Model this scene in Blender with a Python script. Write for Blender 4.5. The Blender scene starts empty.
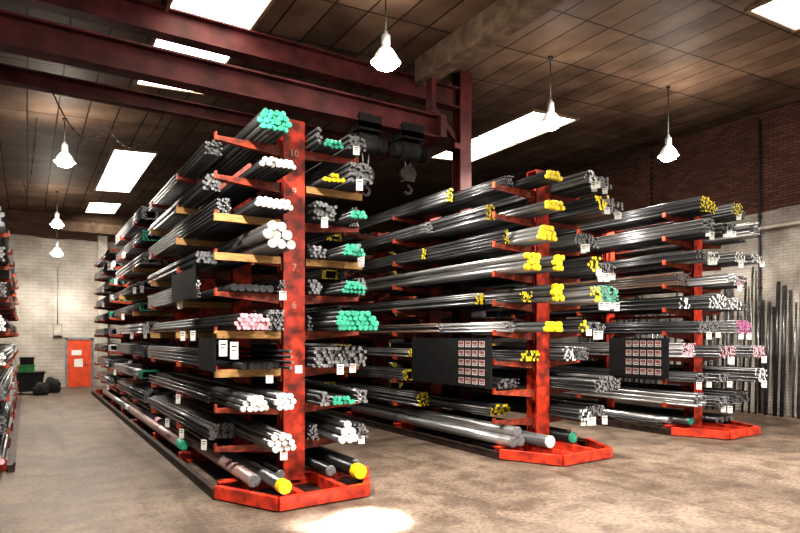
import bpy, bmesh, math, random
from mathutils import Vector, Matrix
random.seed(7)
R = random.random
SC = bpy.context.scene
COL = SC.collection
PI = math.pi

# ------------------------------------------------------------------ materials
def newmat(name):
    m = bpy.data.materials.new(name); m.use_nodes = True
    nt = m.node_tree
    return m, nt, nt.nodes['Principled BSDF'], nt.nodes, nt.links

def mat(name, col, rough=0.5, metal=0.0, var=0.25, scale=6.0, bump=0.0, dark=None, rnd=0.0, emit=0.0, stretch=None, spec=None):
    m, nt, b, N, L = newmat(name)
    tc = N.new('ShaderNodeTexCoord')
    nz = N.new('ShaderNodeTexNoise'); nz.inputs['Scale'].default_value = scale; nz.inputs['Detail'].default_value = 6
    if stretch:
        mp = N.new('ShaderNodeMapping'); mp.inputs['Scale'].default_value = stretch
        L.new(tc.outputs['Object'], mp.inputs[0]); L.new(mp.outputs[0], nz.inputs['Vector'])
    else:
        L.new(tc.outputs['Object'], nz.inputs['Vector'])
    cr = N.new('ShaderNodeValToRGB')
    d = dark or tuple(c*(1-var) for c in col)
    lt = tuple(min(1, c*(1+var*0.5)) for c in col)
    cr.color_ramp.elements[0].position = 0.36; cr.color_ramp.elements[1].position = 0.62
    cr.color_ramp.elements[0].color = (*d, 1); cr.color_ramp.elements[1].color = (*lt, 1)
    L.new(nz.outputs[0], cr.inputs[0])
    out = cr.outputs[0]
    if rnd:
        oi = N.new('ShaderNodeObjectInfo'); hs = N.new('ShaderNodeHueSaturation')
        mr = N.new('ShaderNodeMapRange'); mr.inputs['To Min'].default_value = 1-rnd; mr.inputs['To Max'].default_value = 1+rnd
        L.new(oi.outputs['Random'], mr.inputs[0]); L.new(mr.outputs[0], hs.inputs['Value']); L.new(out, hs.inputs['Color'])
        out = hs.outputs[0]
    L.new(out, b.inputs['Base Color'])
    b.inputs['Roughness'].default_value = rough; b.inputs['Metallic'].default_value = metal
    if spec is not None: b.inputs['Specular IOR Level'].default_value = spec
    if bump:
        bp = N.new('ShaderNodeBump'); bp.inputs['Strength'].default_value = bump; bp.inputs['Distance'].default_value = 0.02
        L.new(nz.outputs[0], bp.inputs['Height']); L.new(bp.outputs[0], b.inputs['Normal'])
    if emit:
        L.new(out, b.inputs['Emission Color']); b.inputs['Emission Strength'].default_value = emit
    return m

M = {}
ST=(1,0.1,1)
M['steel_dark'] = mat('dark oiled steel', (0.047,0.048,0.052), 0.30, 0.5, 0.5, 5, rnd=0.45, stretch=ST)
M['steel_mid']  = mat('mill finish steel', (0.14,0.14,0.145), 0.30, 0.65, 0.45, 5, rnd=0.4, stretch=ST)
M['steel_light']= mat('bright drawn steel', (0.40,0.40,0.41), 0.28, 0.75, 0.3, 5, rnd=0.2, stretch=ST)
M['steel_brown']= mat('rusty brown steel', (0.13,0.08,0.058), 0.5, 0.35, 0.5, 6, rnd=0.3, stretch=(1,0.15,1))
M['steel_rose'] = mat('pinkish primed steel', (0.34,0.235,0.22), 0.4, 0.35, 0.3, 5, rnd=0.1, stretch=ST)
M['white']  = mat('white end paint', (0.78,0.78,0.78), 0.5, 0, 0.18, 40, rnd=0.08)
M['yellow'] = mat('yellow end paint', (0.90,0.70,0.015), 0.45, 0, 0.22, 30, rnd=0.1)
M['green']  = mat('green end paint', (0.05,0.45,0.29), 0.45, 0, 0.35, 30, rnd=0.25)
M['pink']   = mat('pink end paint', (0.82,0.44,0.51), 0.5, 0, 0.25, 30, rnd=0.15)
M['magenta']= mat('magenta end paint', (0.70,0.10,0.38), 0.5, 0, 0.25, 30)
M['mauve']  = mat('mauve end paint', (0.42,0.22,0.55), 0.5, 0, 0.25, 30)
M['endgrey']= mat('sawn steel end', (0.24,0.24,0.25), 0.45, 0.3, 0.45, 30, rnd=0.2)
M['red']    = mat('red rack paint', (0.50,0.042,0.016), 0.45, 0.0, 0.55, 6, 0.15, dark=(0.13,0.017,0.011))
M['redarm'] = mat('rusty red arm paint', (0.34,0.050,0.018), 0.5, 0.0, 0.5, 7, 0.2, dark=(0.11,0.022,0.013), rnd=0.3)
M['redbright']= mat('bright red guard paint', (0.66,0.052,0.020), 0.38, 0.0, 0.4, 6, 0.1, dark=(0.30,0.028,0.017))
M['kerb']   = mat('grimy dark steel kerb', (0.045,0.028,0.024), 0.6, 0.1, 0.5, 5, 0.1, spec=.3)
M['maroon'] = mat('maroon beam paint', (0.072,0.017,0.017), 0.6, 0.0, 0.45, 2.5, 0.05, spec=.2)
M['column'] = mat('dark red column paint', (0.075,0.014,0.014), 0.6, 0.0, 0.4, 2.5, 0.05, spec=.2)
M['concrete']= mat('concrete beam', (0.135,0.096,0.068), 0.85, 0, 0.35, 4, 0.15, spec=.1)
M['black']  = mat('black board', (0.010,0.010,0.011), 0.7, 0, 0.3, 6, spec=.25)
M['blackmetal']= mat('black hoist metal', (0.010,0.009,0.009), 0.8, 0.0, 0.3, 6, spec=.12)
M['hook']   = mat('grimy dark hook', (0.011,0.008,0.007), 0.8, 0.0, 0.4, 12, spec=.1)
M['alu']    = mat('dull lamp housing', (0.20,0.20,0.20), 0.45, 0.4, 0.15, 8)
M['cable']  = mat('black cable', (0.02,0.018,0.018), 0.6, 0, 0.2, 8)
M['wood']   = mat('timber batten', (0.50,0.29,0.11), 0.7, 0, 0.35, 8, 0.2, stretch=(1,8,8))
M['paper']  = mat('white paper', (0.82,0.81,0.78), 0.7, 0, 0.08, 12)
M['card']   = mat('grey pink card', (0.42,0.37,0.36), 0.7, 0, 0.25, 12)
M['cardred']= mat('dull red print', (0.17,0.05,0.05), 0.6, 0, 0.3, 12)
M['digit']  = mat('faded stencil paint', (0.66,0.42,0.34), 0.6, 0, 0.3, 12)
M['ink']    = mat('dark print', (0.05,0.05,0.05), 0.6, 0, 0.1, 12)
M['doorred']= mat('orange red door paint', (0.72,0.09,0.03), 0.45, 0, 0.15, 3)
M['cream']  = mat('cream pipe paint', (0.46,0.42,0.36), 0.5, 0, 0.2, 4)
M['duct']   = mat('brown painted duct', (0.12,0.078,0.052), 0.6, 0, 0.3, 4, spec=.2)
M['grey']   = mat('grey enclosure', (0.25,0.25,0.25), 0.5, 0.2, 0.2, 6)
M['greenplastic']= mat('green plastic', (0.03,0.20,0.06), 0.4, 0, 0.2, 6)
M['sack']   = mat('dark sacking', (0.02,0.02,0.018), 0.9, 0, 0.4, 5, 0.4)
M['bulb']   = mat('glowing lamp glass', (1.0,0.97,0.92), 0.3, 0, 0.01, 5, emit=100)
M['prism']  = mat('self-lit metal shade', (0.45,0.44,0.42), 0.3, 0.3, 0.1, 5, emit=0.4)  # emission stands in for lamplight falling on the shade
M['sky']    = mat('glowing skylight panel', (1.0,0.94,0.80), 0.4, 0, 0.10, 1.2, emit=9.0)
M['frame']  = mat('skylight frame', (0.18,0.12,0.08), 0.5, 0.1, 0.3, 6)

def wall_mat(name, axis, paint_z, upper, upper2, lower, lower2, mortar, bw=.46, bh=.15):
    m, nt, b, N, L = newmat(name)
    g = N.new('ShaderNodeNewGeometry'); sp = N.new('ShaderNodeSeparateXYZ'); L.new(g.outputs['Position'], sp.inputs[0])
    cb = N.new('ShaderNodeCombineXYZ'); L.new(sp.outputs[axis], cb.inputs[0]); L.new(sp.outputs[2], cb.inputs[1])
    br = N.new('ShaderNodeTexBrick'); L.new(cb.outputs[0], br.inputs['Vector'])
    br.inputs['Scale'].default_value = 1; br.inputs['Brick Width'].default_value = bw; br.inputs['Row Height'].default_value = bh
    br.inputs['Mortar Size'].default_value = 0.010
    br.inputs['Color1'].default_value = (*upper,1); br.inputs['Color2'].default_value = (*upper2,1); br.inputs['Mortar'].default_value = (*mortar,1)
    nz = N.new('ShaderNodeTexNoise'); nz.inputs['Scale'].default_value = 0.9; nz.inputs['Detail'].default_value = 8; L.new(cb.outputs[0], nz.inputs['Vector'])
    cr = N.new('ShaderNodeValToRGB'); cr.color_ramp.elements[0].position=.35; cr.color_ramp.elements[1].position=.65
    cr.color_ramp.elements[0].color=(*lower2,1); cr.color_ramp.elements[1].color=(*lower,1); L.new(nz.outputs[0], cr.inputs[0])
    jm = N.new('ShaderNodeMix'); jm.data_type='RGBA'; jm.blend_type='MULTIPLY'; jm.inputs[0].default_value=0.45
    jr = N.new('ShaderNodeMapRange'); jr.inputs['To Min'].default_value=1; jr.inputs['To Max'].default_value=0.45; L.new(br.outputs['Fac'], jr.inputs[0])
    L.new(cr.outputs[0], jm.inputs[6]); L.new(jr.outputs[0], jm.inputs[7])
    ad = N.new('ShaderNodeMath'); ad.operation='MULTIPLY_ADD'; ad.inputs[1].default_value=0.25; L.new(nz.outputs[0], ad.inputs[0]); L.new(sp.outputs[2], ad.inputs[2])
    gt = N.new('ShaderNodeMath'); gt.operation='GREATER_THAN'; gt.inputs[1].default_value=paint_z; L.new(ad.outputs[0], gt.inputs[0])
    um = N.new('ShaderNodeMix'); um.data_type='RGBA'; um.blend_type='MULTIPLY'; um.inputs[0].default_value=0.6
    L.new(br.outputs['Color'], um.inputs[6]); L.new(nz.outputs[0], um.inputs[7])
    mx = N.new('ShaderNodeMix'); mx.data_type='RGBA'
    L.new(gt.outputs[0], mx.inputs[0]); L.new(jm.outputs[2], mx.inputs[6]); L.new(um.outputs[2], mx.inputs[7])
    L.new(mx.outputs[2], b.inputs['Base Color']); b.inputs['Roughness'].default_value=.85; b.inputs['Specular IOR Level'].default_value=.15
    bp = N.new('ShaderNodeBump'); bp.inputs['Strength'].default_value=.35; bp.inputs['Distance'].default_value=.01; bp.invert=True
    L.new(br.outputs['Fac'], bp.inputs['Height']); L.new(bp.outputs[0], b.inputs['Normal'])
    return m
M['wall_right'] = wall_mat('brick wall right', 1, 5.75, (0.145,0.064,0.045),(0.075,0.036,0.027),(0.40,0.365,0.33),(0.16,0.138,0.122),(0.035,0.026,0.022),.25,.085)
M['wall_far'] = wall_mat('painted block wall', 0, 6.45, (0.15,0.088,0.06),(0.11,0.065,0.046),(0.56,0.51,0.455),(0.34,0.30,0.255),(0.07,0.055,0.045))
M['wall_dim'] = wall_mat('brick wall darkened as shade', 0, 0.3, (0.07,0.038,0.026),(0.045,0.024,0.018),(0.3,0.28,0.26),(0.2,0.18,0.17),(0.03,0.026,0.022))  # dark colour stands in for the dim depth of the hall

def ceiling_mat():
    m, nt, b, N, L = newmat('brown ceiling panels')
    g = N.new('ShaderNodeNewGeometry'); sp = N.new('ShaderNodeSeparateXYZ'); L.new(g.outputs['Position'], sp.inputs[0])
    cb = N.new('ShaderNodeCombineXYZ'); L.new(sp.outputs[1], cb.inputs[0]); L.new(sp.outputs[0], cb.inputs[1])
    br = N.new('ShaderNodeTexBrick'); L.new(cb.outputs[0], br.inputs['Vector'])
    br.offset = 0.0
    br.inputs['Scale'].default_value=1; br.inputs['Brick Width'].default_value=1.5; br.inputs['Row Height'].default_value=0.62
    br.inputs['Mortar Size'].default_value=0.020; br.inputs['Mortar Smooth'].default_value=0.3
    br.inputs['Color1'].default_value=(0.180,0.124,0.088,1); br.inputs['Color2'].default_value=(0.108,0.074,0.053,1); br.inputs['Mortar'].default_value=(0.022,0.015,0.011,1)
    nz = N.new('ShaderNodeTexNoise'); nz.inputs['Scale'].default_value=1.1; nz.inputs['Detail'].default_value=7; L.new(cb.outputs[0], nz.inputs['Vector'])
    cr = N.new('ShaderNodeValToRGB'); cr.color_ramp.elements[0].position=.3; cr.color_ramp.elements[1].position=.7
    cr.color_ramp.elements[0].color=(.45,.40,.37,1); cr.color_ramp.elements[1].color=(1,1,1,1); L.new(nz.outputs[0], cr.inputs[0])
    um = N.new('ShaderNodeMix'); um.data_type='RGBA'; um.blend_type='MULTIPLY'; um.inputs[0].default_value=1
    L.new(br.outputs['Color'], um.inputs[6]); L.new(cr.outputs[0], um.inputs[7]); L.new(um.outputs[2], b.inputs['Base Color'])
    b.inputs['Roughness'].default_value=.6; b.inputs['Specular IOR Level'].default_value=.10
    bp = N.new('ShaderNodeBump'); bp.inputs['Strength'].default_value=.5; bp.inputs['Distance'].default_value=.02; bp.invert=True
    L.new(br.outputs['Fac'], bp.inputs['Height']); L.new(bp.outputs[0], b.inputs['Normal'])
    return m
M['ceiling'] = ceiling_mat()

def floor_mat():
    m, nt, b, N, L = newmat('worn concrete floor')
    g = N.new('ShaderNodeNewGeometry')
    def noise(s, det=8, dist=0.0, st=None, rot=.5):
        n = N.new('ShaderNodeTexNoise'); n.inputs['Scale'].default_value=s; n.inputs['Detail'].default_value=det; n.inputs['Distortion'].default_value=dist
        if st:
            mp=N.new('ShaderNodeMapping'); mp.inputs['Scale'].default_value=st; mp.inputs['Rotation'].default_value=(0,0,rot); L.new(g.outputs['Position'],mp.inputs[0]); L.new(mp.outputs[0],n.inputs['Vector'])
        else: L.new(g.outputs['Position'], n.inputs['Vector'])
        return n
    n1 = noise(0.35, 10, .6); n2 = noise(2.2, 12, .3); n3 = noise(18, 6); n4 = noise(1.0, 8, .9, (1.8,.22,1), -.9)
    def ramp(n,p0,c0,p1,c1):
        c = N.new('ShaderNodeValToRGB'); e=c.color_ramp.elements
        e[0].position=p0; e[0].color=(*c0,1); e[1].position=p1; e[1].color=(*c1,1); L.new(n.outputs[0], c.inputs[0]); return c
    c1 = ramp(n1,.33,(.150,.113,.088),.66,(.240,.182,.142))
    c2 = ramp(n2,.36,(.50,.47,.45),.58,(1,1,1))
    c3 = ramp(n3,.38,(.62,.59,.57),.56,(1,1,1))
    c4 = ramp(n4,.36,(.50,.47,.45),.50,(1,1,1))
    sp = N.new('ShaderNodeSeparateXYZ'); L.new(g.outputs['Position'], sp.inputs[0])
    ai = N.new('ShaderNodeMapRange'); ai.inputs['From Min'].default_value=1.0; ai.inputs['From Max'].default_value=5.0; ai.inputs['To Min'].default_value=.86; ai.inputs['To Max'].default_value=1.02; L.new(sp.outputs[0], ai.inputs[0])
    cur=c1.outputs[0]
    for o,f in ((c2.outputs[0],.9),(c3.outputs[0],.8),(c4.outputs[0],.5),(ai.outputs[0],1.0)):
        a = N.new('ShaderNodeMix'); a.data_type='RGBA'; a.blend_type='MULTIPLY'; a.inputs[0].default_value=f
        L.new(cur, a.inputs[6]); L.new(o, a.inputs[7]); cur=a.outputs[2]
    L.new(cur, b.inputs['Base Color'])
    rr = N.new('ShaderNodeMapRange'); rr.inputs['To Min'].default_value=.45; rr.inputs['To Max'].default_value=.8
    L.new(n2.outputs[0], rr.inputs[0]); L.new(rr.outputs[0], b.inputs['Roughness']); b.inputs['Specular IOR Level'].default_value=.3
    bp = N.new('ShaderNodeBump'); bp.inputs['Strength'].default_value=.25; bp.inputs['Distance'].default_value=.01
    L.new(n3.outputs[0], bp.inputs['Height']); L.new(bp.outputs[0], b.inputs['Normal'])
    return m
M['floor'] = floor_mat()

# ------------------------------------------------------------------ helpers
def link(name, bm, mats, parent=None, loc=None):
    me = bpy.data.meshes.new(name); bm.to_mesh(me); bm.free()
    for m in (mats if isinstance(mats,(list,tuple)) else [mats]): me.materials.append(m)
    o = bpy.data.objects.new(name, me); COL.objects.link(o)
    if parent: o.parent = parent
    if loc: o.location = loc
    return o
def tag(o, label, cat, group=None):
    n=len(label.split())
    if n>16 or n<4: print('LABEL',n,label)
    o['label']=label; o['category']=cat
    if group: o['group']=group
    return o
def thing(name, label, cat, loc=(0,0,0), group=None, rz=0):
    o = bpy.data.objects.new(name, None); COL.objects.link(o); o.location=loc; o.rotation_euler=(0,0,rz)
    o.empty_display_size=.1
    return tag(o, label, cat, group)
def struct(name, bm, mats, parent=None):
    o = link(name, bm, mats, parent)
    if not parent: o['kind']='structure'
    return o
def box(bm, x0,x1,y0,y1,z0,z1, mi=0):
    vs=[bm.verts.new(p) for p in ((x0,y0,z0),(x1,y0,z0),(x1,y1,z0),(x0,y1,z0),(x0,y0,z1),(x1,y0,z1),(x1,y1,z1),(x0,y1,z1))]
    for f in ((0,3,2,1),(4,5,6,7),(0,1,5,4),(1,2,6,5),(2,3,7,6),(3,0,4,7)):
        fc=bm.faces.new([vs[i] for i in f]); fc.material_index=mi
    return vs
def cyl(bm, p0, p1, r0, r1=None, seg=12, mi=0, mcap=None, caps=True):
    p0=Vector(p0); p1=Vector(p1); r1=r0 if r1 is None else r1
    d=(p1-p0).normalized(); a=Vector((0,0,1)) if abs(d.z)<.9 else Vector((1,0,0))
    u=d.cross(a).normalized(); v=d.cross(u)
    A=[];B=[]
    for i in range(seg):
        t=2*PI*i/seg; o=u*math.cos(t)+v*math.sin(t)
        A.append(bm.verts.new(p0+o*r0)); B.append(bm.verts.new(p1+o*r1))
    for i in range(seg):
        f=bm.faces.new((A[i],A[(i+1)%seg],B[(i+1)%seg],B[i])); f.smooth=True; f.material_index=mi
    if caps:
        f=bm.faces.new(A[::-1]); f.material_index = mi if mcap is None else mcap
        f=bm.faces.new(B); f.material_index = mi
def tube(bm, pts, r, seg=8, mi=0):
    for a,b in zip(pts,pts[1:]): cyl(bm,a,b,r,None,seg,mi)
def lathe(bm, prof, seg=24, c=(0,0,0), mi=0):
    rings=[]
    for r,z in prof:
        rings.append([bm.verts.new((c[0]+r*math.cos(2*PI*i/seg), c[1]+r*math.sin(2*PI*i/seg), c[2]+z)) for i in range(seg)])
    for A,B in zip(rings,rings[1:]):
        for i in range(seg):
            f=bm.faces.new((A[i],A[(i+1)%seg],B[(i+1)%seg],B[i])); f.smooth=True; f.material_index=mi
def prism(bm, pts, axis, a, b, mi=0):
    def P(p,t):
        if axis=='x': return (t,p[0],p[1])
        if axis=='y': return (p[0],t,p[1])
        return (p[0],p[1],t)
    A=[bm.verts.new(P(p,a)) for p in pts]; B=[bm.verts.new(P(p,b)) for p in pts]
    n=len(pts)
    for i in range(n):
        f=bm.faces.new((A[i],A[(i+1)%n],B[(i+1)%n],B[i])); f.material_index=mi
    for fs in (A[::-1],B):
        f=bm.faces.new(fs); f.material_index=mi
    bmesh.ops.recalc_face_normals(bm, faces=bm.faces)
def ipts(cx, cz, w, h, tf, tw):
    a,b=w/2,h/2; t=tw/2
    return [(cx-a,cz-b),(cx+a,cz-b),(cx+a,cz-b+tf),(cx+t,cz-b+tf),(cx+t,cz+b-tf),(cx+a,cz+b-tf),(cx+a,cz+b),(cx-a,cz+b),(cx-a,cz+b-tf),(cx-t,cz+b-tf),(cx-t,cz-b+tf),(cx-a,cz-b+tf)]
NB = bmesh.new

# ------------------------------------------------------------------ room
XW=17.5; XL=-6.5; YF=29.3; YN=-4.0
def zc(x): return 7.4+0.057*x
bm=NB(); box(bm,XL,XW+.3,YN,YF+.3,-.2,0); struct('floor',bm,M['floor'])
bm=NB(); prism(bm,[(XL,zc(XL)),(XW+.3,zc(XW+.3)),(XW+.3,zc(XW+.3)+.2),(XL,zc(XL)+.2)],'y',YN,YF+.3); struct('ceiling',bm,M['ceiling'])
bm=NB(); box(bm,XW,XW+.3,YN,YF,0,zc(XW)); struct('wall_right',bm,M['wall_right'])
bm=NB(); prism(bm,[(XL,0),(4.6,0),(4.6,zc(4.6)),(XL,zc(XL))],'y',YF,YF+.3,0)
prism(bm,[(4.6,0),(XW,0),(XW,zc(XW)),(4.6,zc(4.6))],'y',YF,YF+.3,1); struct('wall_far',bm,[M['wall_far'],M['wall_dim']])
bm=NB(); box(bm,XL-.3,XL,YN,YF,0,zc(XL)); struct('wall_left',bm,M['wall_far'])
for i,y in enumerate((7.0,12.6,18.2,23.8)):
    bm=NB(); box(bm,XW-.14,XW,y-.22,y+.22,0,zc(XW-.14)); struct('trim_%d'%(i+1),bm,M['wall_right'])
bm=NB(); box(bm,2.62,2.98,YF-.3,YF,0,6.55); struct('trim_5',bm,M['cream'])
k=0
for (x0,x1,y0,y1) in ((1.95,3.35,7.6,13.7),(2.1,3.25,18.8,24.4),(2.1,3.25,26.6,28.9),(11.15,12.8,11.4,16.1),(11.0,12.65,1.0,5.85),(2.0,3.3,-2.5,2.5)):
    k+=1
    bm=NB(); prism(bm,[(x0,zc(x0)-.035),(x1,zc(x1)-.035),(x1,zc(x1)-.005),(x0,zc(x0)-.005)],'y',y0,y1)
    w=struct('window_%d'%k,bm,M['sky'])
    bm=NB()
    for xa in (x0-.04,x1-.02): prism(bm,[(xa,zc(xa)-.07),(xa+.06,zc(xa+.06)-.07),(xa+.06,zc(xa+.06)),(xa,zc(xa))],'y',y0-.05,y1+.05)
    n=2
    for j in range(n+1):
        yy=y0+(y1-y0)*j/n
        prism(bm,[(x0,zc(x0)-.06),(x1,zc(x1)-.06),(x1,zc(x1)),(x0,zc(x0))],'y',yy-.022,yy+.022)
    link('window_frame',bm,M['frame'],w)
# far door
bm=NB(); box(bm,1.47,2.36,YF-.05,YF-.005,0,2.02); d=struct('door_1',bm,M['doorred'])
bm=NB(); box(bm,1.38,1.47,YF-.08,YF-.005,0,2.1); box(bm,2.36,2.45,YF-.08,YF-.005,0,2.1); box(bm,1.38,2.45,YF-.08,YF-.005,2.02,2.12); link('door_frame',bm,M['grey'],d)
bm=NB(); box(bm,1.62,2.0,YF-.06,YF-.049,1.36,1.58); link('door_sign',bm,M['paper'],d)
bm=NB(); box(bm,1.72,2.05,YF-.06,YF-.049,.86,1.2); link('door_notice',bm,M['paper'],d)
bm=NB(); cyl(bm,(2.22,YF-.05,1.0),(2.22,YF-.11,1.0),.02,None,8); cyl(bm,(2.1,YF-.11,1.0),(2.24,YF-.11,1.0),.014,None,8); link('door_handle',bm,M['alu'],d)
# wall services
t=thing('junction_box','grey electrical box on the pale far wall left of the red door','electrical box',(1.1,YF-.08,2.45))
bm=NB(); box(bm,-.17,.17,-.07,.079,-.25,.25); link('cabinet',bm,M['grey'],t)
bm=NB(); box(bm,-.14,.14,-.085,-.07,-.21,.21); link('cover',bm,M['cream'],t)
bm=NB(); cyl(bm,(0,0,.25),(0,0,2.6),.02,None,8); link('conduit',bm,M['grey'],t)
t=thing('air_duct','brown rectangular duct high on the far wall above the pale column','duct',(0,YF-.5,6.78))
bm=NB(); box(bm,1.0,6.5,-.22,.22,-.2,.2); link('body',bm,M['duct'],t)
for x in (1.02,2.4,3.8,5.2,6.48):
    bm=NB(); box(bm,x-.03,x+.03,-.26,.26,-.24,.24); link('flange',bm,M['duct'],t)
for x in (1.7,4.5):
    bm=NB(); cyl(bm,(x,0,.2),(x,0,zc(x)-6.78),.015,None,6); link('hanger',bm,M['cable'],t)
t=thing('drainpipe','dark vertical downpipe running down the brick wall on the right','pipe',(XW-.081,8.95,0))
bm=NB(); cyl(bm,(0,0,0),(0,0,8.2),.035,None,10); link('pipe',bm,M['cable'],t)
for z in (1.5,3.5,5.5,7.2):
    bm=NB(); cyl(bm,(0,0,z-.03),(0,0,z+.03),.048,None,10); box(bm,0,.08,-.03,.03,z-.03,z+.03); link('bracket',bm,M['cable'],t)
bm=NB(); cyl(bm,(XW-.18,2,5.15),(XW-.18,27,5.15),.035,None,8); tag(link('wall_pipe',bm,M['cream']),'long thin horizontal pipe along the brick wall on the right','pipe')

# ------------------------------------------------------------------ steelwork
bm=NB(); prism(bm,ipts(10.4,7.26,.28,.44,.03,.025),'x',-6.4,7.89); tag(link('roof_beam',bm,M['maroon']),'upper maroon steel I-beam under the skylight, meeting the top of the column','beam')
t=thing('steel_column','dark red steel column rising through the middle rack to the roof beams','column',(8.05,10.4,0))
bm=NB(); prism(bm,ipts(0,0,.3,.3,.025,.02),'z',0,zc(7.9)); link('shaft',bm,M['column'],t)
bm=NB(); box(bm,-.25,.25,-.25,.25,0,.03); link('base_plate',bm,M['column'],t)
bm=NB(); prism(bm,[(-.15,6.3),(-.15,6.46),(-.78,7.035),(-.95,7.035)],'y',-.05,.05); link('knee_brace',bm,M['column'],t)
bm=NB(); box(bm,-.3,-.15,-.15,.15,6.16,6.28); link('bracket',bm,M['column'],t)
bm=NB(); box(bm,6.72,7.06,YN,10.24,7.3,zc(6.72)-.001); tag(link('concrete_beam',bm,M['concrete']),'dull concrete roof beam running overhead towards the camera from the column','beam')
t=thing('overhead_crane','maroon double girder overhead crane bridging the racks, carrying the hoists','crane',(0,0,0))
bm=NB(); prism(bm,ipts(10.0,6.37,.3,.46,.035,.03),'x',-6.3,7.05); link('girder',bm,M['maroon'],t)
bm=NB(); prism(bm,ipts(11.45,6.3,.2,.26,.025,.02),'x',-6.3,7.05); link('girder',bm,M['maroon'],t)
bm=NB(); box(bm,-6.4,-6.2,9.6,11.8,6.61,6.8); link('end_carriage',bm,M['maroon'],t)
bm=NB(); box(bm,7.06,7.2,9.8,11.6,6.15,6.6); link('end_carriage',bm,M['maroon'],t)
bm=NB(); box(bm,6.84,6.94,9.8,10.0,6.6,7.3); link('hanger',bm,M['maroon'],t)
def hoist(x, label, zhook):
    t=thing('electric_hoist',label,'hoist',(x,10.0,6.14),'hoists on the crane')
    bm=NB(); box(bm,-.24,.24,-.2,-.155,-.12,.14); box(bm,-.24,.24,.155,.2,-.12,.14); box(bm,-.24,.24,-.2,.2,-.16,-.01)
    link('trolley',bm,M['blackmetal'],t)
    for sx in (-.15,.15):
        for sy in (-.1,.1):
            bm=NB(); cyl(bm,(sx,sy-.03,.105),(sx,sy+.03,.105),.066,None,12); link('wheel',bm,M['blackmetal'],t)
    bm=NB(); cyl(bm,(-.2,0,-.36),(.2,0,-.36),.19,None,20); link('drum',bm,M['blackmetal'],t)
    bm=NB(); cyl(bm,(.2,0,-.36),(.42,0,-.36),.16,.13,16)
    for i in range(4): cyl(bm,(.23+i*.045,0,-.36),(.245+i*.045,0,-.36),.17,None,16)
    link('motor',bm,M['blackmetal'],t)
    bm=NB(); cyl(bm,(-.36,0,-.36),(-.2,0,-.36),.12,.18,16); link('gearbox',bm,M['blackmetal'],t)
    bm=NB(); cyl(bm,(-.07,0,-.5),(-.04,0,zhook),.014,None,6); link('rope',bm,M['cable'],t)
    bm=NB(); cyl(bm,(.07,0,-.5),(.04,0,zhook),.014,None,6); link('rope',bm,M['cable'],t)
    bm=NB(); cyl(bm,(0,-.07,zhook),(0,.07,zhook),.16,None,16); box(bm,-.11,.11,-.09,.09,zhook-.16,zhook+.03); link('hook_block',bm,M['hook'],t)
    bm=NB(); pts=[Vector((0,0,zhook-.16)),Vector((0,0,zhook-.24))]
    for i in range(10):
        a=PI*.5-i*PI*1.35/9
        pts.append(Vector((.08*math.cos(a),0,zhook-.32+.08*math.sin(a))))
    tube(bm,pts,.03,8); link('hook',bm,M['hook'],t)
hoist(5.45,'black electric hoist on the crane beam just right of the long rack, lower hook block',-.95)
hoist(6.4,'black electric hoist on the crane beam nearest the dark red column',-.8)
def drape(pts, r, label, name='cable', n=10):
    bm=NB(); P=[]
    for (a,b,s) in pts:
        a=Vector(a); b=Vector(b)
        for i in range(n+1):
            u=i/n; p=a.lerp(b,u); p.z-=s*4*u*(1-u); P.append(p)
    tube(bm,P,r,6); tag(link(name,bm,M['cable']),label,'cable')
drape([((0.35,11.4,6.16),(1.4,13.6,6.45),.5),((1.4,13.6,6.45),(2.1,11.4,6.16),.55)],.012,'black cable looping in two swags below the thin crane girder')
drape([((0.2,16.9,zc(.2)-.02),(-.1,24,zc(-.1)-.02),.9)],.012,'thin black cable sagging along the ceiling near the small pendant lamps')

# ------------------------------------------------------------------ pendant lamps
def lamp(x,y,z,label,power,up=90):
    t=thing('pendant_lamp',label,'lamp',(x,y,z),'high bay pendant lamps')
    top=zc(x)-z
    bm=NB(); cyl(bm,(0,0,.48),(0,0,top-.06),.012,None,8); link('cable',bm,M['cable'],t)
    bm=NB(); cyl(bm,(0,0,top-.06),(0,0,top),.05,None,12); link('ceiling_rose',bm,M['cable'],t)
    bm=NB(); lathe(bm,[(.0,.49),(.035,.49),(.04,.43),(.075,.41),(.075,.24),(.06,.21),(.0,.21)],20); link('gear_housing',bm,M['alu'],t)
    bm=NB(); lathe(bm,[(.065,.22),(.11,.185),(.165,.105),(.215,.015),(.25,-.03),(.245,-.03),(.205,.015),(.155,.095),(.105,.17),(.06,.205)],28); link('reflector',bm,M['prism'],t)
    bm=NB(); lathe(bm,[(.0,-.15),(.09,-.135),(.16,-.10),(.195,-.05),(.205,-.01),(.18,.0),(.0,.0)],24); link('lens',bm,M['bulb'],t)
    l=bpy.data.lights.new('lamp_light','SPOT'); l.energy=power; l.shadow_soft_size=.16; l.color=(1,.93,.83)
    l.spot_size=math.radians(155); l.spot_blend=.5
    o=bpy.data.objects.new('lamp_light',l); COL.objects.link(o); o.location=(x,y,z-.36)
    l=bpy.data.lights.new('uplight_fill','POINT'); l.energy=up; l.shadow_soft_size=.25; l.color=(1,.9,.78)  # added fill light beside each lamp, brightens ceiling and walls
    o=bpy.data.objects.new('uplight_fill',l); COL.objects.link(o); o.location=(x,y-.36,z+.2)
lamp(4.95,8.4,6.6,'large glowing pendant lamp hanging in front of the upper beam, nearest the camera',1150,60)
lamp(9.2,8.9,6.55,'glowing pendant lamp hanging right of the column in front of the right skylight',1300,80)
lamp(13.1,8.85,6.5,'glowing pendant lamp hanging before the brick wall above the right rack',1400,170)
lamp(0.78,16.7,6.4,'glowing pendant lamp hanging left of the long rack below the small skylight',1250,100)
lamp(0.93,25.2,6.25,'upper of the two small distant pendant lamps by the far wall',500,70)
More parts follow.
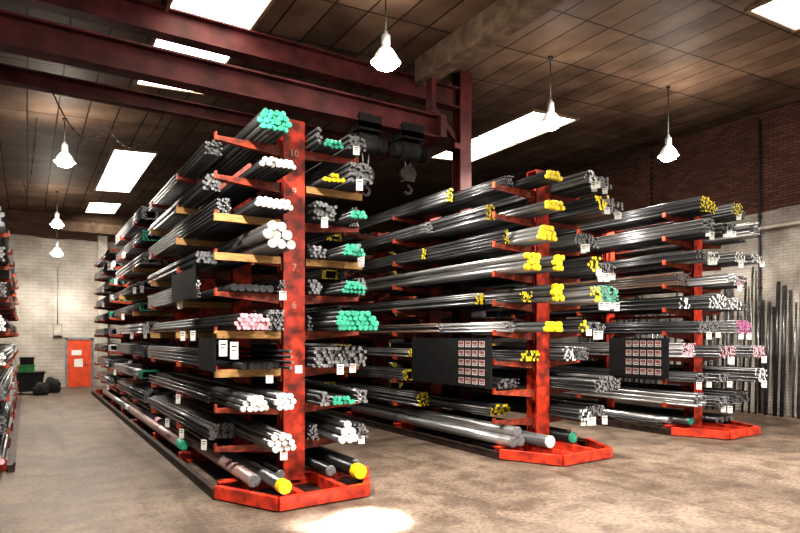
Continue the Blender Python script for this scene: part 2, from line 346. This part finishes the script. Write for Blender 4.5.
lamp(1.0,27.2,5.45,'lower of the two small distant pendant lamps by the far wall',200,40)
lamp(0.78,6.0,6.5,'added pendant lamp out of frame overhead beside the left aisle near the camera',1400,90)  # from here on, unseen lamps added to light the rack fronts and bars
lamp(4.95,1.2,6.55,'added pendant lamp out of frame overhead, to the right of the camera',1300,90)
lamp(9.2,1.6,6.5,'added pendant lamp out of frame overhead, in front of the middle rack',1350,80)
lamp(13.1,1.6,6.45,'added pendant lamp out of frame overhead, in front of the right rack',1400,120)

# ------------------------------------------------------------------ racks
RX=[-1.31,3.2,8.05,12.9]
TOP=[0.19]+[.12+.52*k for k in range(1,10)]
ARM=1.05
def text_mesh(s,size):
    c=bpy.data.curves.new('txt','FONT'); c.body=s; c.size=size; c.align_x='CENTER'; c.extrude=.001
    o=bpy.data.objects.new('txt',c); COL.objects.link(o)
    dg=bpy.context.evaluated_depsgraph_get(); me=bpy.data.meshes.new_from_object(o.evaluated_get(dg))
    bpy.data.objects.remove(o); return me
def rack(i, ys, label, sides=(-1,1), levels=9, nose=True, upper=5.16, digits=False, skiptie=()):
    X=RX[i]
    t=thing('cantilever_rack',label,'rack',(X,ys[0],0),'cantilever bar racks')
    L=ys[-1]-ys[0]
    for j,y in enumerate(ys):
        yy=y-ys[0]
        bm=NB(); prism(bm,ipts(0,yy,.32,.26,.022,.02),'z',.1,upper)
        box(bm,-.16,.16,yy-.13,yy+.13,upper,upper+.015)
        u=link('upright',bm,M['red'],t)
        if digits and j==0:
            for s,z in (('10',4.66),('9',4.12),('7',3.05),('6',2.52)):
                me=text_mesh(s,.14); me.materials.append(M['digit']); o=bpy.data.objects.new('level_number',me); COL.objects.link(o)
                o.parent=u; o.location=(0,yy-.1325,z); o.rotation_euler=(PI/2,0,0)
        bm=NB(); prism(bm,ipts(yy,.1,.16,.17,.02,.02),'x',-1.04 if -1 in sides else -.2,1.04 if 1 in sides else .2); link('base_beam',bm,M['red'],t)
    armmesh={}
    for s in sides:
        bm=NB(); a=.162
        prism(bm,[(s*a,0),(s*ARM,0),(s*ARM,.05),(s*(ARM+.025),.05),(s*(ARM+.025),-.055),(s*a,-.14)],'y',-.04,.04)
        box(bm,min(s*.16,s*.18),max(s*.16,s*.18),-.08,.08,-.19,.0)
        me=bpy.data.meshes.new('arm'); bm.to_mesh(me); bm.free(); me.materials.append(M['redarm']); armmesh[s]=me
    cnt=0; rest=NB()
    for j,y in enumerate(ys):
        for k in range(1,levels+1):
            for s in sides:
                if cnt<98:
                    o=bpy.data.objects.new('arm',armmesh[s]); COL.objects.link(o); o.parent=t; o.location=(0,y-ys[0],TOP[k]); cnt+=1
                else:
                    n0=len(rest.verts); rest.from_mesh(armmesh[s]); rest.verts.ensure_lookup_table()
                    for v in rest.verts[n0:]: v.co+=Vector((0,y-ys[0],TOP[k]))
    if len(rest.verts):
        o=link('arm',rest,M['redarm'],t); o['kind']='stuff'
    else: rest.free()
    for j in range(len(ys)-1):
        if j in skiptie: continue
        a=ys[j]-ys[0]+.13; b=ys[j+1]-ys[0]-.13
        for z in (.55,2.6,4.6):
            if z>upper: continue
            bm=NB(); box(bm,-.03,.03,a,b,z-.03,z+.03); link('tie_bar',bm,M['red'],t)
    y0=-.2
    for s in sides:
        bm=NB(); x=s*1.1; box(bm,x-.05,x+.05,y0,L+.2,0,.11); box(bm,x-.06 if s<0 else x+.02,x-.02 if s<0 else x+.06,y0,L+.2,.11,.14); link('kerb_rail',bm,M['kerb'],t)
    if nose:
        bm=NB()
        def seg(p,q,h0=.02,h1=.178,w=.09):
            p=Vector((*p,0)); q=Vector((*q,0)); d=(q-p).normalized(); n=Vector((-d.y,d.x,0))*w/2
            A=[p-n,q-n,q+n,p+n]
            lo=[bm.verts.new((v.x,v.y,h0)) for v in A]; hi=[bm.verts.new((v.x,v.y,h1)) for v in A]
            bm.faces.new(lo[::-1]); bm.faces.new(hi)
            for a in range(4): bm.faces.new((lo[a],lo[(a+1)%4],hi[(a+1)%4],hi[a]))
        pts=[(-1.1,-.2),(-.62,-1.18),(.62,-1.12),(1.1,-.2)]
        for p,q in zip(pts,pts[1:]): seg(p,q)
        seg((-.3,-1.1),(-.3,-.1)); seg((.3,-1.1),(.3,-.1))
        bmesh.ops.recalc_face_normals(bm,faces=bm.faces)
        link('nose_guard',bm,M['redbright'],t)
        bm=NB(); prism(bm,[(-1.03,-.2),(-.6,-1.1),(.6,-1.05),(1.03,-.2)],'z',.005,.03); link('floor_plate',bm,M['kerb'],t)
    return t
Y1=[8.1+2.4*j for j in range(8)]
Y2=[8.1]+[11.5+2.4*j for j in range(5)]
Y3=[8.1+2.4*j for j in range(6)]
rack(1,Y1,'long red cantilever rack nearest the camera, with numbered front upright and white-ended bars',digits=True)
rack(2,Y2,'middle red cantilever rack with yellow-ended bars, around the steel column',skiptie=(0,))
rack(3,Y3,'red cantilever rack on the right, before the brick wall')
rack(0,[11.4+2.4*j for j in range(6)],'red cantilever rack cut off by the left edge of the photo',sides=(1,),levels=7,nose=False,upper=4.2)

# ------------------------------------------------------------------ bars
bar_cache={}; end_cache={}
def bar_mesh(dia,length,st):
    key=(dia,length,st)
    if key not in bar_cache:
        bm=NB(); cyl(bm,(0,0,0),(0,length,0),dia/2,None,16)
        me=bpy.data.meshes.new('steel_bar'); bm.to_mesh(me); bm.free(); me.materials.append(M[st]); bar_cache[key]=me
    return bar_cache[key]
def end_mesh(dia,col,ln):
    key=(dia,col,ln)
    if key not in end_cache:
        bm=NB(); r=dia/2
        lathe(bm,[(0.0,.004),(r*.86,.004),(r+.0012,-.002),(r+.0012,-ln)],16)
        bmesh.ops.rotate(bm,verts=bm.verts,cent=(0,0,0),matrix=Matrix.Rotation(PI/2,3,'X'))
        bmesh.ops.remove_doubles(bm,verts=bm.verts,dist=1e-5); bmesh.ops.recalc_face_normals(bm,faces=bm.faces)
        for f in bm.faces: f.smooth=False
        me=bpy.data.meshes.new('painted_end'); bm.to_mesh(me); bm.free(); me.materials.append(M[col]); end_cache[key]=me
    return end_cache[key]
NBAR=0
occ={}; ends={}
def bundle(i,s,k,u,rows,dia,y,length,st,col,label,paint=.03,jit=.035):
    """rows: bars per layer, bottom first; u: distance of the bundle centre from the rack's centre line"""
    global NBAR
    w=max(rows)*dia*1.008/2+(dia*.5 if len(rows)>1 else 0)
    if y<9: occ.setdefault((i,s,k),[]).append((u-w-.01,u+w+.01))
    off=0.0
    for j,n in enumerate(rows):
        z=TOP[k]+dia/2+j*dia*.875+.002
        if j and (n-rows[j-1])%2==0: off = -.5 if off>=0 else 0.0
        for q in range(n):
            x=RX[i]+s*u+(q-(n-1)/2+off)*dia*1.008
            o=bpy.data.objects.new('steel_bar',bar_mesh(dia,length,st)); COL.objects.link(o)
            o.location=(x,y+(R()-.5)*2*jit,z)
            tag(o,label,'steel bar',(label if sum(rows)>1 else 'large bars along the rack bases'))
            NBAR+=1
            if col:
                e=bpy.data.objects.new('painted_end',end_mesh(dia,col,paint)); COL.objects.link(e); e.parent=o
# rack 1, left side
bundle(1,-1,9,.46,[5,6,5,4],.076,7.5,6.2,'steel_mid','green','thin steel bar in the green-ended bundle on the very top of the front rack')
bundle(1,-1,8,.46,[7,6],.066,7.35,6.1,'steel_dark','white','steel bar in the white-ended row just below the top of the front rack')
bundle(1,-1,7,.50,[7,6],.074,7.4,6.1,'steel_dark','white','steel bar in the two-layer white-ended row third from the front rack\'s top')
bundle(1,-1,6,.43,[3,3,2],.125,7.3,6.0,'steel_mid','white','thick steel bar among eight large white-ended bars beside the front upright')
bundle(1,-1,5,.62,[6],.10,7.9,6.0,'steel_dark',None,'dark bare steel bar on the arm just above the pink-ended bundle')
bundle(1,-1,4,.74,[7,8,7,5],.058,7.5,6.1,'steel_dark','pink','thin steel bar in the pink-ended bundle on the front rack')
bundle(1,-1,3,.55,[6],.09,7.75,6.0,'steel_dark',None,'dark bare steel bar on the arm below the pink-ended bundle')
bundle(1,-1,2,.73,[5,4,3],.074,7.45,6.1,'steel_mid','white','steel bar in the left of two low white-ended bundles on the front rack')
bundle(1,-1,2,.35,[3,4,3],.078,7.4,6.1,'steel_mid','white','steel bar in the low white-ended bundle touching the front upright at waist height')
bundle(1,-1,1,.40,[4,4,3],.084,7.3,6.1,'steel_mid','white','steel bar in the lowest white-ended bundle left of the front upright')
bundle(1,-1,0,.94,[1],.17,10.6,6.0,'steel_rose','green','large pinkish steel bar with a green end along the left kerb, front rack',paint=.3)
bundle(1,-1,0,.74,[1],.17,7.5,6.0,'steel_rose','endgrey','large pinkish steel bar with bare grey end left of the yellow-ended bar')
bundle(1,-1,0,.53,[1],.18,6.95,6.2,'steel_mid','yellow','large yellow-ended steel bar pointing over the left nose of the front rack',paint=.12)
bundle(1,-1,0,.32,[1],.14,7.7,6.0,'steel_dark','endgrey','medium steel bar on the base between yellow-ended bar and front upright')
bundle(1,-1,0,.94,[1],.15,16.9,6.0,'steel_light','white','large white-ended bar along the left kerb, behind the green-ended kerb bar',paint=.2)
bundle(1,-1,0,.74,[1],.16,13.8,6.0,'steel_light','pink','large bright bar with pink end second from the left kerb, front rack',paint=.3)
bundle(1,-1,0,.53,[1],.16,13.4,6.0,'steel_mid','white','large white-ended bar on the front rack base, third from the left kerb',paint=.1)
# rack 1, right side
bundle(1,1,9,.5,[5,4],.062,7.75,6.1,'steel_dark','green','thin dark green-ended bar on the top right arm of the front rack',paint=.01)
bundle(1,1,8,.45,[5,2],.062,7.6,6.1,'steel_dark','yellow','yellow-ended steel bar second from the top on the right of the front upright')
bundle(1,1,7,.72,[4,3],.062,7.4,6.1,'steel_dark','green','green-ended steel bar third from the top on the right of the front upright')
bundle(1,1,6,.66,[6,5,3],.058,7.4,6.1,'steel_dark','green','steel bar in the highest of three stacked green-ended bundles right of front upright')
bundle(1,1,5,.66,[6,5,4],.06,7.4,6.1,'steel_dark','green','steel bar in the middle of three stacked green-ended bundles right of front upright')
bundle(1,1,4,.66,[8,9,8,6],.075,7.3,6.1,'steel_dark','green','steel bar in the widest green-ended bundle right of the front upright')
bundle(1,1,2,.6,[6,4],.062,7.6,6.0,'steel_dark','green','steel bar in the small low green-ended bundle right of the front upright')
bundle(1,1,1,.6,[3,2,1],.11,7.45,6.0,'steel_mid','white','steel bar in the lowest white-ended bundle right of the front upright')
bundle(1,1,0,.62,[1],.2,7.15,6.0,'steel_dark','yellow','large yellow-ended steel bar on the base right of the front upright',paint=.14)
bundle(1,1,0,.36,[1],.15,7.5,6.0,'steel_dark','endgrey','dark steel bar on the base between front upright and right yellow-ended bar')
bundle(1,1,0,.85,[1],.15,7.7,6.0,'steel_dark','endgrey','steel bar on the base along the right kerb of the front rack')
# rack 2
bundle(2,-1,9,.40,[5,4],.08,7.3,6.1,'steel_dark','yellow','yellow-ended steel bar on the top of the middle rack',paint=.06)
bundle(2,-1,8,.42,[5,4],.085,7.25,6.1,'steel_mid','yellow','yellow-ended steel bar second from the top of the middle rack',paint=.07)
bundle(2,-1,7,.50,[5,4,3],.095,7.35,6.1,'steel_light','yellow','yellow-ended steel bar in the pyramid third from the top of the middle rack',paint=.07)
bundle(2,-1,6,.78,[3,2,3],.11,7.4,6.1,'steel_light','yellow','thick yellow-ended bar in the left bundle of the middle rack\'s fourth level down',paint=.07)
bundle(2,-1,6,.36,[2,2,2],.1,7.2,6.1,'steel_mid','yellow','yellow-ended bar next to the upright on the middle rack\'s fourth level down',paint=.07)
bundle(2,-1,5,.38,[2,2,2],.11,7.2,6.1,'steel_mid','yellow','yellow-ended bar in the upright column of six on the middle rack',paint=.07)
bundle(2,-1,4,.44,[4,3],.095,7.25,6.1,'steel_mid','yellow','yellow-ended steel bar on the level above the label board of the middle rack',paint=.07)
bundle(2,-1,0,.76,[2,1],.19,7.85,6.0,'steel_light','endgrey','thick shiny bar in the stack of three on the base of the middle rack')
bundle(2,-1,0,.36,[1],.22,7.45,6.0,'steel_mid','white','thick white-ended steel bar nearest the upright on the base of the middle rack')
bundle(2,1,0,.36,[1],.2,7.6,6.0,'steel_dark','green','thick green-ended steel bar on the base right of the middle rack\'s upright')
bundle(2,1,0,.62,[1],.18,7.9,6.0,'steel_dark','endgrey','thick dark steel bar on the base at the right of the middle rack')
# rack 3 base
bundle(3,-1,0,.8,[1],.17,8.1,6.0,'steel_light','endgrey','outermost thick steel bar on the base of the right rack')
bundle(3,-1,0,.56,[1],.17,7.75,6.0,'steel_mid','green','thick green-ended steel bar on the base of the right rack')
bundle(3,-1,0,.33,[1],.16,7.9,6.0,'steel_dark','endgrey','thick dark bar beside the upright on the base of the right rack')

# all the other bars: one 'stuff' object
SM=['steel_dark','steel_mid','steel_light','steel_brown','steel_rose','white','yellow','green','pink','magenta','mauve','endgrey']
SI={n:i for i,n in enumerate(SM)}
big=NB(); NST=0
def fill(i,s,k,u0,u1,y,length,st=None,col='endgrey',dia=None,h=None,seg=8,jit=.12):
    global NST
    dia=dia or random.choice([.028,.032,.036,.042,.048,.055])
    n=int((u1-u0)/dia)
    if n<1: return
    h=h or random.uniform(.19,.32)
    rows=max(1,int((h-dia)/(dia*.87))+1)
    base=st or random.choices(['steel_dark','steel_mid','steel_light','steel_brown'],[6,4,1,.4])[0]
    for j in range(rows):
        m=n-(j%2)
        if j==rows-1 and n>3: m=max(2,m-random.randint(0,n//3))
        for q in range(m):
            if 0<j<rows-2 and 1<q<m-3 and y>8.9: continue      # buried deep inside a far pile
            x=RX[i]+s*(u0+dia*(q+.5+(j%2)*.5)); z=TOP[k]+dia/2+j*dia*.87+.002
            ss=base if R()<.65 else random.choice(['steel_dark','steel_dark','steel_mid'])
            yy=y+(R()-.5)*jit
            if j==1 and y<8.4: ends.setdefault(i,[]).append((x,yy,z))
            cyl(big,(x,yy,z),(x,yy+length,z),dia/2,None,seg,SI[ss],SI[col]); NST+=1
def free(i,s,k,a=.2,b=1.03):
    segs=[(a,b)]
    for (p,q) in occ.get((i,s,k),[]):
        out=[]
        for (c,d) in segs:
            if q<=c or p>=d: out.append((c,d)); continue
            if p>c: out.append((c,p))
            if q<d: out.append((q,d))
        segs=out
    return [(c,d) for c,d in segs if d-c>.06]
pal1=['endgrey','endgrey','endgrey','white','white','green']
for s in (-1,1):
    for k in range(0,10):
        for (a,b) in free(1,s,k):
            if k==0:
                if b>.8 and s<0: continue
                fill(1,s,k,a,b,8.2,5.0,'steel_dark','endgrey',.05,.06); continue
            outer = b>.95 and s<0
            y=(7.9+R()*1.9 if outer else 7.5+R()*.5)
            fill(1,s,k,a,b,y,13.7-y,random.choice(['steel_dark','steel_dark','steel_mid']),random.choice(pal1) if y>8.9 else 'endgrey')
        for (ya,L) in ((14.1,5.6),(20.1,5.4)):
            y=ya+R()*.5
            a=.2; b=1.03
            m=a+(b-a)*(.35+.3*R())
            if k==0:
                if s>0: fill(1,s,k,a,b,y,L,'steel_mid','endgrey',.14,.14)
                elif ya>20: fill(1,s,k,a,.82,20.2,5.2,'steel_rose','pink',.14,.14)
                continue
            fill(1,s,k,a,m,y,L,None,random.choice(pal1)); fill(1,s,k,m,b,y+R()*.9-.1,L-.9,None,random.choice(pal1))
pal2=['yellow','endgrey','endgrey','yellow']
for s in (-1,1):
    for k in range(0,10):
        for (a,b) in free(2,s,k):
            if k==0: fill(2,s,k,a,b,8.3,5.4,'steel_dark','endgrey',.05,.06); continue
            if s<0:
                outer=b>.95
                if not outer: fill(2,s,k,a,b,7.8+R()*.3,5.6,None,'endgrey'); continue
                if b-a<.16: fill(2,s,k,a,b,8.0+R()*2,4.0,None,'yellow'); continue
                m=a+(b-a)*(.4+.3*R())
                y=7.7+R()*1.0
                fill(2,s,k,a,m,y,13.7-y,None,random.choice(['yellow','endgrey','endgrey']))
                y=8.3+R()*3.2
                fill(2,s,k,m,b,y,13.8-y,None,random.choice(['yellow','yellow','endgrey']))
            else:
                y=6.9+R()*.8; m=.48
                rc='yellow' if k in (4,5,6,8) else random.choice(['endgrey','white','endgrey'])
                fill(2,s,k,a,m,y,5.6,None,rc,dia=.06 if rc=='yellow' else None)
                fill(2,s,k,m,b,y+.15,13.5-y,None,random.choice(['endgrey','green','endgrey','endgrey']))
        y=14.3+R()*.4
        if k==0: fill(2,s,k,.25,.95,y,6,'steel_mid','endgrey',.15,.15)
        else:
            m=.45+R()*.25
            fill(2,s,k,.2,m,y,5.9,None,random.choice(pal2)); fill(2,s,k,m,1.03,y+R()*1.2,5.0,None,'yellow' if R()<.8 else 'endgrey')
c3={(-1,9):'yellow',(1,9):'yellow',(1,8):'endgrey',(1,7):'white',(1,6):'pink',(1,4):'magenta',(1,5):'white',(1,3):'pink',(-1,7):'white',(1,2):'white',(-1,3):'pink',(-1,5):'white'}
for s in (-1,1):
    for k in range(0,10):
        for (a,b) in free(3,s,k):
            if k==0: fill(3,s,k,a,b,7.7 if s>0 else 8.3,5.8,None,'endgrey',.14 if s>0 else .05,.14 if s>0 else .06); continue
            m=a+(b-a)*(.4+.25*R())
            cc=c3.get((s,k),'endgrey'); c2=('mauve' if cc=='magenta' else cc) if R()<.6 else 'endgrey'
            fill(3,s,k,a,m,6.75+R()*.8,6.0,None,cc,dia=random.choice([.036,.042,.05]))
            fill(3,s,k,m,b,7.0+R()*.9,5.8,None,c2)
        fill(3,s,k,.22,1.0,14.2+R()*.4,5.8,None,random.choice(['endgrey','yellow']),.14 if k==0 else None,.14 if k==0 else None)
for k in range(0,8):
    for ya in (10.7,17.1):
        L=6.1
        if k==0: fill(0,1,k,.22,1.03,ya+R()*.2,L,random.choice(['steel_mid','steel_rose']),'pink',.09,.27)
        else: fill(0,1,k,.22,1.05,ya+R()*.2,L,'steel_light' if k==7 else None,random.choice(['white','endgrey','endgrey']) if k<7 else 'endgrey',.09 if k==7 else None,.40 if k==7 else .25+.08*R())
o=link('steel_bars',big,[M[n] for n in SM]); o['kind']='stuff'
tag(o,'dark steel bars stacked on the arms of the racks, smaller and farther ones','steel bars')

# bars leaning against the right wall
for j in range(36):
    y=7.75+j*.21+R()*.1; dia=random.choice([.06,.07,.08,.1]); h=2.9+R()*1.5
    xb=17.08+R()*.05
    bm=NB(); d=Vector((XW-.16-dia/2-xb,(R()-.5)*.02,h))
    cyl(bm,(0,0,0),d,dia/2,None,12)
    o=link('leaning_bar',bm,M[random.choice(['steel_mid','steel_dark','steel_dark'])],None,(xb,y,.003))
    tag(o,'long steel bar leaning upright against the right wall behind the rack','steel bar','bars leaning against the right wall')

# ------------------------------------------------------------------ label boards, plates, battens, tags
def board(X,y0,y1,z0,z1,label,cards=None):
    t=thing('label_board' if cards else 'black_board',label,'board',(X,(y0+y1)/2,(z0+z1)/2))
    hw=(y1-y0)/2; hz=(z1-z0)/2; yc0=(y0+y1)/2
    bm=NB(); box(bm,-.012,.012,-hw,hw,-hz,hz); link('panel',bm,M['black'],t)
    for yy in (-hw+.1,hw-.1):
        bm=NB(); box(bm,.0,.04,yy-.02,yy+.02,hz,hz+.06); link('hanger',bm,M['blackmetal'],t)
    if cards:
        (ca,cb,nc,nr)=cards; ca-=yc0; cb-=yc0
        W=(cb-ca)/nc; Hh=2*hz*.94/nr
        for r in range(nr):
            for c in range(nc):
                yc=cb-(c+.5)*W; z=hz*.94-(r+.5)*Hh
                bm=NB(); box(bm,-.018,-.0125,yc-W*.38,yc+W*.38,z-Hh*.33,z+Hh*.33,0)
                box(bm,-.019,-.0185,yc-W*.32,yc+W*.32,z-Hh*.04,z+Hh*.27,1)
                box(bm,-.019,-.0185,yc-W*.32,yc+W*.2,z-Hh*.22,z-Hh*.12,2)
                link('label_card',bm,[M['card'],M['cardred'],M['ink']],t)
board(6.93,8.1,10.65,1.2,2.1,'large black board with a grid of small reddish label cards, middle rack',(8.25,9.05,4,5))
board(11.78,7.95,9.5,1.22,2.1,'black board with a grid of small reddish label cards, right rack',(8.1,9.05,5,4))
board(2.08,9.0,10.6,2.70,3.14,'black board hung on the left side of the front rack, upper one')
board(2.08,7.9,8.75,1.66,2.1,'black board hung beside the front upright of the front rack, lower one')

t_y=[(1,-1,7,8.1,'third arm from the top at the front upright'),(1,-1,6,8.1,'fourth arm from the top at the front upright'),(1,-1,8,10.5,'second arm down at the second upright'),(1,-1,5,10.5,'fifth arm down at the second upright'),(1,-1,6,12.9,'fourth arm down at the third upright'),(1,1,8,8.1,'second arm down right of front upright'),(1,-1,4,8.1,'sixth arm from the top at the front upright'),
 (1,-1,7,10.5,'third arm down at the second upright'),(1,-1,8,12.9,'second arm down at the third upright'),(1,-1,4,10.5,'sixth arm down at the second upright'),(1,-1,4,12.9,'sixth arm down at the third upright'),(1,-1,7,15.3,'third arm down at the fourth upright'),(1,-1,5,15.3,'fifth arm down at the fourth upright'),(1,-1,6,17.7,'fourth arm down at the fifth upright'),(1,1,6,8.1,'fourth arm down right of front upright'),(1,-1,3,8.1,'third arm up at the front upright')]
for (i,s,k,y,w) in t_y:
    bm=NB(); a=RX[i]+s*.19; b=RX[i]+s*1.1
    box(bm,min(a,b),max(a,b),-.03,.03,0,.1)
    o=link('timber_batten',bm,M['wood'],None,(0,y-.072,TOP[k]-.105))
    tag(o,'pale timber batten along the '+w,'timber batten')

def paper(x,y,z,w,h,label,group,rz=.35):
    t=thing('paper_tag',label,'tag',(x,y,z),group,rz)
    bm=NB(); box(bm,-w/2,w/2,-.002,.002,-h-.03,-.03,0); box(bm,-w*.35,w*.35,-.003,-.0025,-h*.45,-h*.35,1); box(bm,-w*.35,w*.2,-.003,-.0025,-h*.65,-h*.58,1); link('card',bm,[M['paper'],M['ink']],t)
    bm=NB(); cyl(bm,(0,0,-.035),(0,0,.03),.003,None,5); link('string',bm,M['cable'],t)
paper(2.10,7.6,TOP[3]+.42,.1,.2,'left of two white paper tags hanging beside the pink-ended bundle\'s arm','tags on the front rack',-.2)
paper(2.24,7.6,TOP[3]+.4,.1,.22,'right of two white paper tags hanging beside the pink-ended bundle\'s arm','tags on the front rack',-.2)
for (x,y,z) in ((2.95,7.2,TOP[3]+.1),(2.6,7.3,TOP[3]-.02),(2.75,7.2,TOP[1]+.05)):
    paper(x,y,z,.09,.1,'small white paper tag hanging at the front upright among low bars','small tags on the front rack',-.3)
for n in range(22):
    k=random.randint(1,8)
    paper(2.12,8.5+R()*14,TOP[k]+.02+R()*.05,.1,.15,'small white paper tag hanging along the left side of the front rack','tags along the left side of the front rack',-1.0)
for (i,n,rz,lab,gr) in ((1,8,-.35,'small white paper tag hanging from a bar end at the front of the front rack','tags at the near end of the front rack'),(2,28,-.75,'small white paper tag hanging from bars at the near end of the middle rack','tags on the middle rack'),(3,28,-.95,'small white paper tag hanging from bars at the near end of the right rack','tags on the right rack')):
    E=sorted(ends[i],key=lambda e:e[1])
    E=E[:len(E)*2//3]
    for (x,y,z) in random.sample(E,n):
        paper(x,y-.045,z,.095,.11+R()*.05,lab,gr,rz+(R()-.5)*.4)

# ------------------------------------------------------------------ things by the far wall
t=thing('wheeled_bin','black wheeled bin standing by the far wall at the left','bin',(.1,26.4,0))
bm=NB(); prism(bm,[(-.36,.12),(.36,.12),(.46,.78),(-.46,.78)],'y',-.35,.35); link('body',bm,M['black'],t)
bm=NB(); box(bm,-.49,.49,-.38,.38,.78,.83); link('rim',bm,M['black'],t)
for sx in (-.3,.3):
    for sy in (-.25,.25):
        bm=NB(); cyl(bm,(sx-.03,sy,.07),(sx+.03,sy,.07),.07,None,12); link('wheel',bm,M['cable'],t)
def crate(x,y,z,w,label,m):
    t=thing('crate',label,'crate',(x,y,z))
    bm=NB(); box(bm,-w,w,-.2,.2,0,.03)
    for a in ((-w,-w+.03,-.2,.2),(w-.03,w,-.2,.2),(-w+.03,w-.03,-.2,-.17),(-w+.03,w-.03,.17,.2)): box(bm,*a,.03,.27)
    link('body',bm,m,t)
    bm=NB(); box(bm,-w-.03,w+.03,-.23,-.2,.22,.27); link('rim',bm,m,t)
crate(-.02,26.4,.831,.26,'green plastic crate on top of the black wheeled bin',M['greenplastic'])
crate(.0,26.42,1.11,.22,'black plastic crate stacked on the green crate over the wheeled bin',M['black'])
def sack(x,y,w,h,label):
    bm=NB(); bmesh.ops.create_icosphere(bm,subdivisions=3,radius=1)
    for v in bm.verts:
        n=v.co.copy(); f=1+.12*math.sin(5*n.x+3*n.z)+.09*math.sin(7*n.y-4*n.x)+.06*math.sin(11*n.z+2*n.y)
        v.co=Vector((n.x*w*f,n.y*w*.8*f,max(-h*.48,n.z*h*.6*f)+h*.48))
    for f in bm.faces: f.smooth=True
    tag(link('sack',bm,M['sack'],None,(x,y,.002)),label,'sack')
sack(.82,26.6,.3,.55,'dark slumped sack on the floor right of the black wheeled bin')
sack(.45,25.7,.26,.42,'small dark slumped sack on the floor in front of the wheeled bin')

# ------------------------------------------------------------------ light
w=bpy.data.worlds.new('World'); SC.world=w; w.use_nodes=True
bg=w.node_tree.nodes['Background']; bg.inputs[0].default_value=(1.0,.94,.87,1); bg.inputs[1].default_value=0.5
def shaft(loc,tgt,e,deg,blend):
    l=bpy.data.lights.new('sun_shaft','SPOT'); l.energy=e; l.spot_size=math.radians(deg); l.spot_blend=blend; l.shadow_soft_size=.1; l.color=(1,.96,.9)
    o=bpy.data.objects.new('sun_shaft',l); COL.objects.link(o); o.location=loc
    o.rotation_euler=(Vector(tgt)-Vector(loc)).to_track_quat('-Z','Y').to_euler()
shaft((2.6,2.2,7.3),(3.35,6.05,0),80000,7.5,1.0)
shaft((3.0,1.5,7.3),(2.9,6.05,0),22000,8,1.0)

# ------------------------------------------------------------------ camera
cam=bpy.data.cameras.new('camera'); cam.sensor_width=36; cam.lens=27; cam.shift_y=71.5/800; cam.clip_end=200
c=bpy.data.objects.new('camera',cam); COL.objects.link(c); c.location=(0,0,2.1); c.rotation_euler=(PI/2,0,-math.atan(373/600))
SC.camera=c
SC.view_settings.view_transform='Standard'
try: SC.view_settings.look='Medium High Contrast'
except Exception as e: print('look',e)
SC.view_settings.exposure=0.35
print('NBAR',NBAR,NST)
